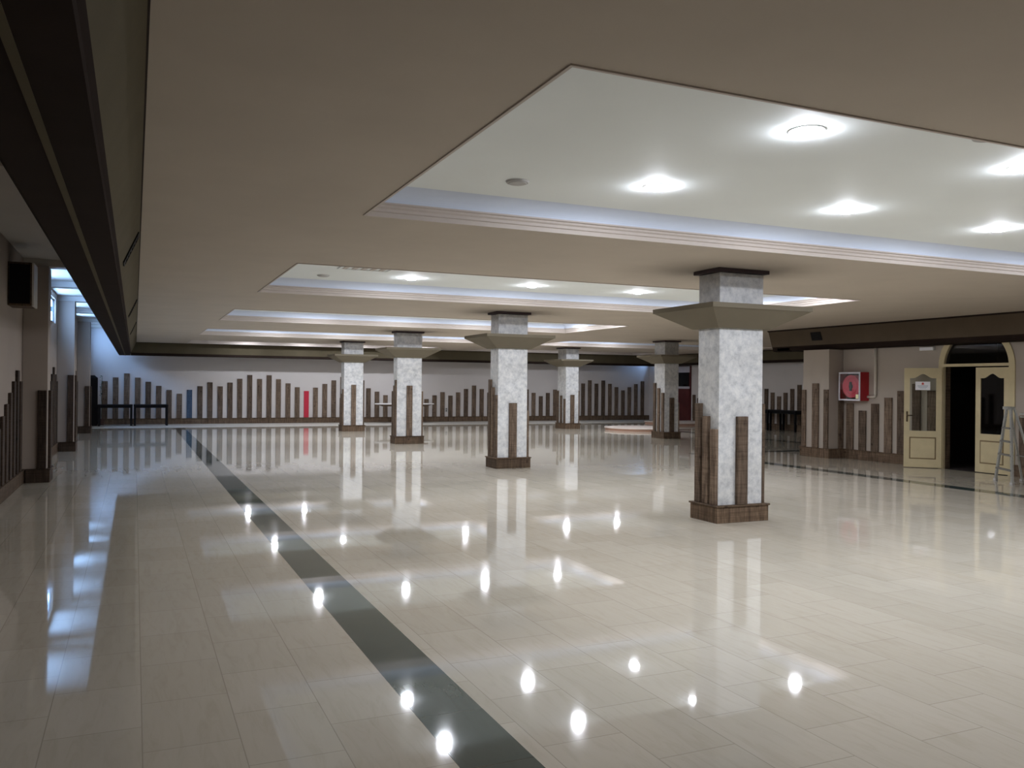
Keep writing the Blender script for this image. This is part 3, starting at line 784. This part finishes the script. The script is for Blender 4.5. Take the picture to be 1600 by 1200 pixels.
# narrow dark cabinet and leafy plant in the far left corner
t = thing('narrow_cabinet', 'tall narrow dark cabinet in the far left corner beside the black tables', 'cabinet', (-1.39, 33.55, 0))
MB().box(-.15, .19, -.2, .2, .06, 1.70, M['black']).build('body', t, bevel=.006)
MB().box(-.14, .18, -.19, .19, 0, .0595, M['black']).build('plinth', t)
b = MB(); b.frustum((-.15, .19, -.2, .2, 1.7005), (-.07, .09, -.15, .15, 1.79), M['black']); b.build('sloping_top', t)
MB().box(-.135, .175, -.212, -.2005, .10, 1.66, M['black']).build('door', t, bevel=.003)
t = thing('potted_plant', 'thin leafy plant standing behind the black tables by the far wall', 'plant', (-1.10, 34.12, 0))
MB().cyl((0, 0, 0), .09, .22, M['soil'], 20, r2=.12).build('pot', t)
stem = [(0, 0, .2), (.02, 0, .7), (-.02, .01, 1.2), (.03, 0, 1.78)]
MB().tube(stem, .008, M['leaf'], 6).build('stem', t)
b = MB()
for k in range(16):
    a = k*2.4; z = 1.0+.05*k; r = .11 if k % 3 else .08; c = Vector((.0, 0, z))
    d = Vector((math.cos(a), math.sin(a)*.6, .35)).normalized(); s = Vector((-math.sin(a), math.cos(a), 0))*.028
    b.poly([c, c+d*r*.5+s, c+d*r, c+d*r*.5-s], [(0, 1, 2, 3)], M['leaf'])
b.build('leaves', t, fix=False)

# socket on far wall
t = thing('power_socket', 'small dark wall socket low between planks on the far wall', 'socket', (12.19, YF, .50))
MB().box(-.06, .06, -.012, 0, -.09, .09, M['greyplastic']).build('face_plate', t, bevel=.003)
for q in (.04, -.04): MB().cyl((0, -.016, q), .025, .0035, M['black'], 16, 'y').build('outlet', t)

# round platform and low step
t = thing('round_platform', 'low round pale platform on the floor beyond the right row columns', 'platform', (16.85, 26.4, 0))
MB().cyl((0, 0, 0), 1.28, .075, M['stageedge'], 64).build('edge_band', t)
MB().cyl((0, 0, .0755), 1.31, .03, M['stage'], 64).build('platform_top', t)
t = thing('low_step', 'low pale step before the dark red door in the side bay', 'step', (21.1, 29.8, 0))
MB().box(-1.1, 1.2, -1.1, 1.2, 0, .07, M['stageedge']).build('riser', t)
MB().box(-1.13, 1.2, -1.13, 1.2, .0705, .11, M['stage']).build('tread', t, bevel=.004)

# dark red door in the side bay wall
b = MB(); b.box(XE-.05, XE-.001, 31.0, 33.2, 0, 2.52, M['redwood'])
d2 = struct(b.build('door_2', loc=(XE, 32.1, 0)))
def dl(b, n):
    o = b.build(n, loc=(XE, 32.1, 0)); o.parent = d2; o.location = (0, 0, 0)
for a, c in ((31.06, 32.08), (32.12, 33.14)):
    dl(MB().box(XE-.07, XE-.0505, a, c, .02, 1.5, M['redwood']), 'panel')
    q = MB(); q.box(XE-.07, XE-.0505, a, c, 1.5005, 1.60, M['silver']); q.box(XE-.07, XE-.0505, a, c, 2.22, 2.50, M['silver']); dl(q, 'pale_rail')
    dl(MB().box(XE-.062, XE-.0505, a+.05, c-.05, 1.601, 2.219, M['dglass']), 'glass')

# wall unit high on left wall
t = thing('mounted_unit', 'dark boxy unit mounted high on the left wall before the first pilaster', 'wall unit', (XL, 13.65, 2.62))
MB().box(.001, .29, -.24, .24, 0, .60, M['woodd']).build('housing', t, bevel=.008)
MB().box(.02, .27, -.252, -.2405, .03, .57, M['black']).build('front_grille', t)
MB().box(.2905, .315, -.24, .24, 0, .60, M['pipe']).build('side_panel', t, bevel=.003)

# stepladder in front of shut leaf
def ladder():
    t = thing('stepladder', 'aluminium stepladder standing before the right door leaf', 'ladder', (13.75, 9.98, 0))
    o = Vector((13.75, 9.98, 0))
    A, B_ = Vector((13.93, 10.27, 0)), Vector((13.57, 9.70, 0))
    u = (A-B_).normalized(); ctr = (A+B_)/2; back = Vector((u.y, -u.x, 0))
    if back.x < 0: back = -back
    top = Vector((13.93, 10.03, 1.28))
    TA, TB = top+u*.085, top-u*.085
    def L(b, n): q = b.build(n, loc=o); q.parent = t; q.location = (0, 0, 0); return q
    for p, q in ((A, TA), (B_, TB)): L(MB().bar(p+Vector((0, 0, .02)), q, .03, .065, M['alu'], tuple(u)), 'rail')
    rc = ctr+back*.42
    RA, RB = rc+u*.30, rc-u*.30
    for p, q in ((RA, TA+back*.05), (RB, TB+back*.05)): L(MB().bar(p+Vector((0, 0, .02)), q, .025, .05, M['alu'], tuple(u)), 'rear_leg')
    for z in (.22, .47, .70, .93):
        f = z/1.28; p, q = A.lerp(TA, f), B_.lerp(TB, f); p.z = q.z = z
        L(MB().bar(p, q, .07, .028, M['alud'], (0, 0, 1)), 'tread')
    L(MB().bar(TA+u*.02+Vector((0, 0, .0)), TB-u*.02, .12, .05, M['alu'], (0, 0, 1)), 'top_cap')
    f = .35; p, q = RA.lerp(TA, f), RB.lerp(TB, f); L(MB().bar(p, q, .02, .02, M['alud']), 'brace')
    for p in (A, B_, RA, RB): L(MB().box(p.x-.03, p.x+.03, p.y-.025, p.y+.025, 0, .035, M['greyplastic']), 'foot')
ladder()
# tubular rack running out of frame
t = thing('tubular_rack', 'pale metal rack rails right of the stepladder at picture edge', 'rack', (14.35, 9.4, 0))
b = MB(); b.tube([(0, .72, 1.17), (0, -.9, 1.17)], .016, M['alu']); b.tube([(0, .72, 1.12), (0, -.9, 1.12)], .012, M['alu']); b.build('top_rails', t)
for y in (-.85, .35):
    MB().tube([(0, y, .0), (0, y, 1.17)], .014, M['alu']).build('post', t)
MB().tube([(0, .35, .3), (0, -.85, .3)], .012, M['alu']).build('lower_rail', t)
for y in (-.85, .35): MB().box(-.2, .2, y-.02, y+.02, 0, .02, M['alu']).build('foot', t)

# ------------------------------------------------------------------ world, camera, view
w = bpy.data.worlds.new('world'); scn.world = w; w.use_nodes = True
w.node_tree.nodes['Background'].inputs[0].default_value = (.5, .68, 1, 1)
w.node_tree.nodes['Background'].inputs[1].default_value = .4

F, YAW, PIT, ROL = 1328.32, .417635, .000911, .009809
f = Vector((math.sin(YAW)*math.cos(PIT), math.cos(YAW)*math.cos(PIT), math.sin(PIT)))
r = Vector((math.cos(YAW), -math.sin(YAW), 0)); u = r.cross(f)
r2 = r*math.cos(ROL)+u*math.sin(ROL); u2 = r2.cross(f)
cam = bpy.data.cameras.new('camera'); co = bpy.data.objects.new('camera', cam); col.objects.link(co)
cam.sensor_width = 36; cam.lens = 36*F/1600; cam.clip_end = 200
m3 = Matrix((r2, u2, -f)).transposed()
co.matrix_world = Matrix.Translation((0, 0, 1.6)) @ m3.to_4x4()
scn.camera = co
vs = scn.view_settings
scn.display_settings.display_device = 'sRGB'
vs.view_transform = 'Standard'; vs.look = 'None'; vs.gamma = 1; vs.use_curve_mapping = False
vs.exposure = 1.25
scn.cycles.use_denoising = True
scn.cycles.max_bounces = 12; scn.cycles.diffuse_bounces = 6; scn.cycles.glossy_bounces = 5; scn.cycles.transparent_max_bounces = 8
scn.cycles.sample_clamp_indirect = 8
scn.cycles.caustics_reflective = False; scn.cycles.caustics_refractive = False
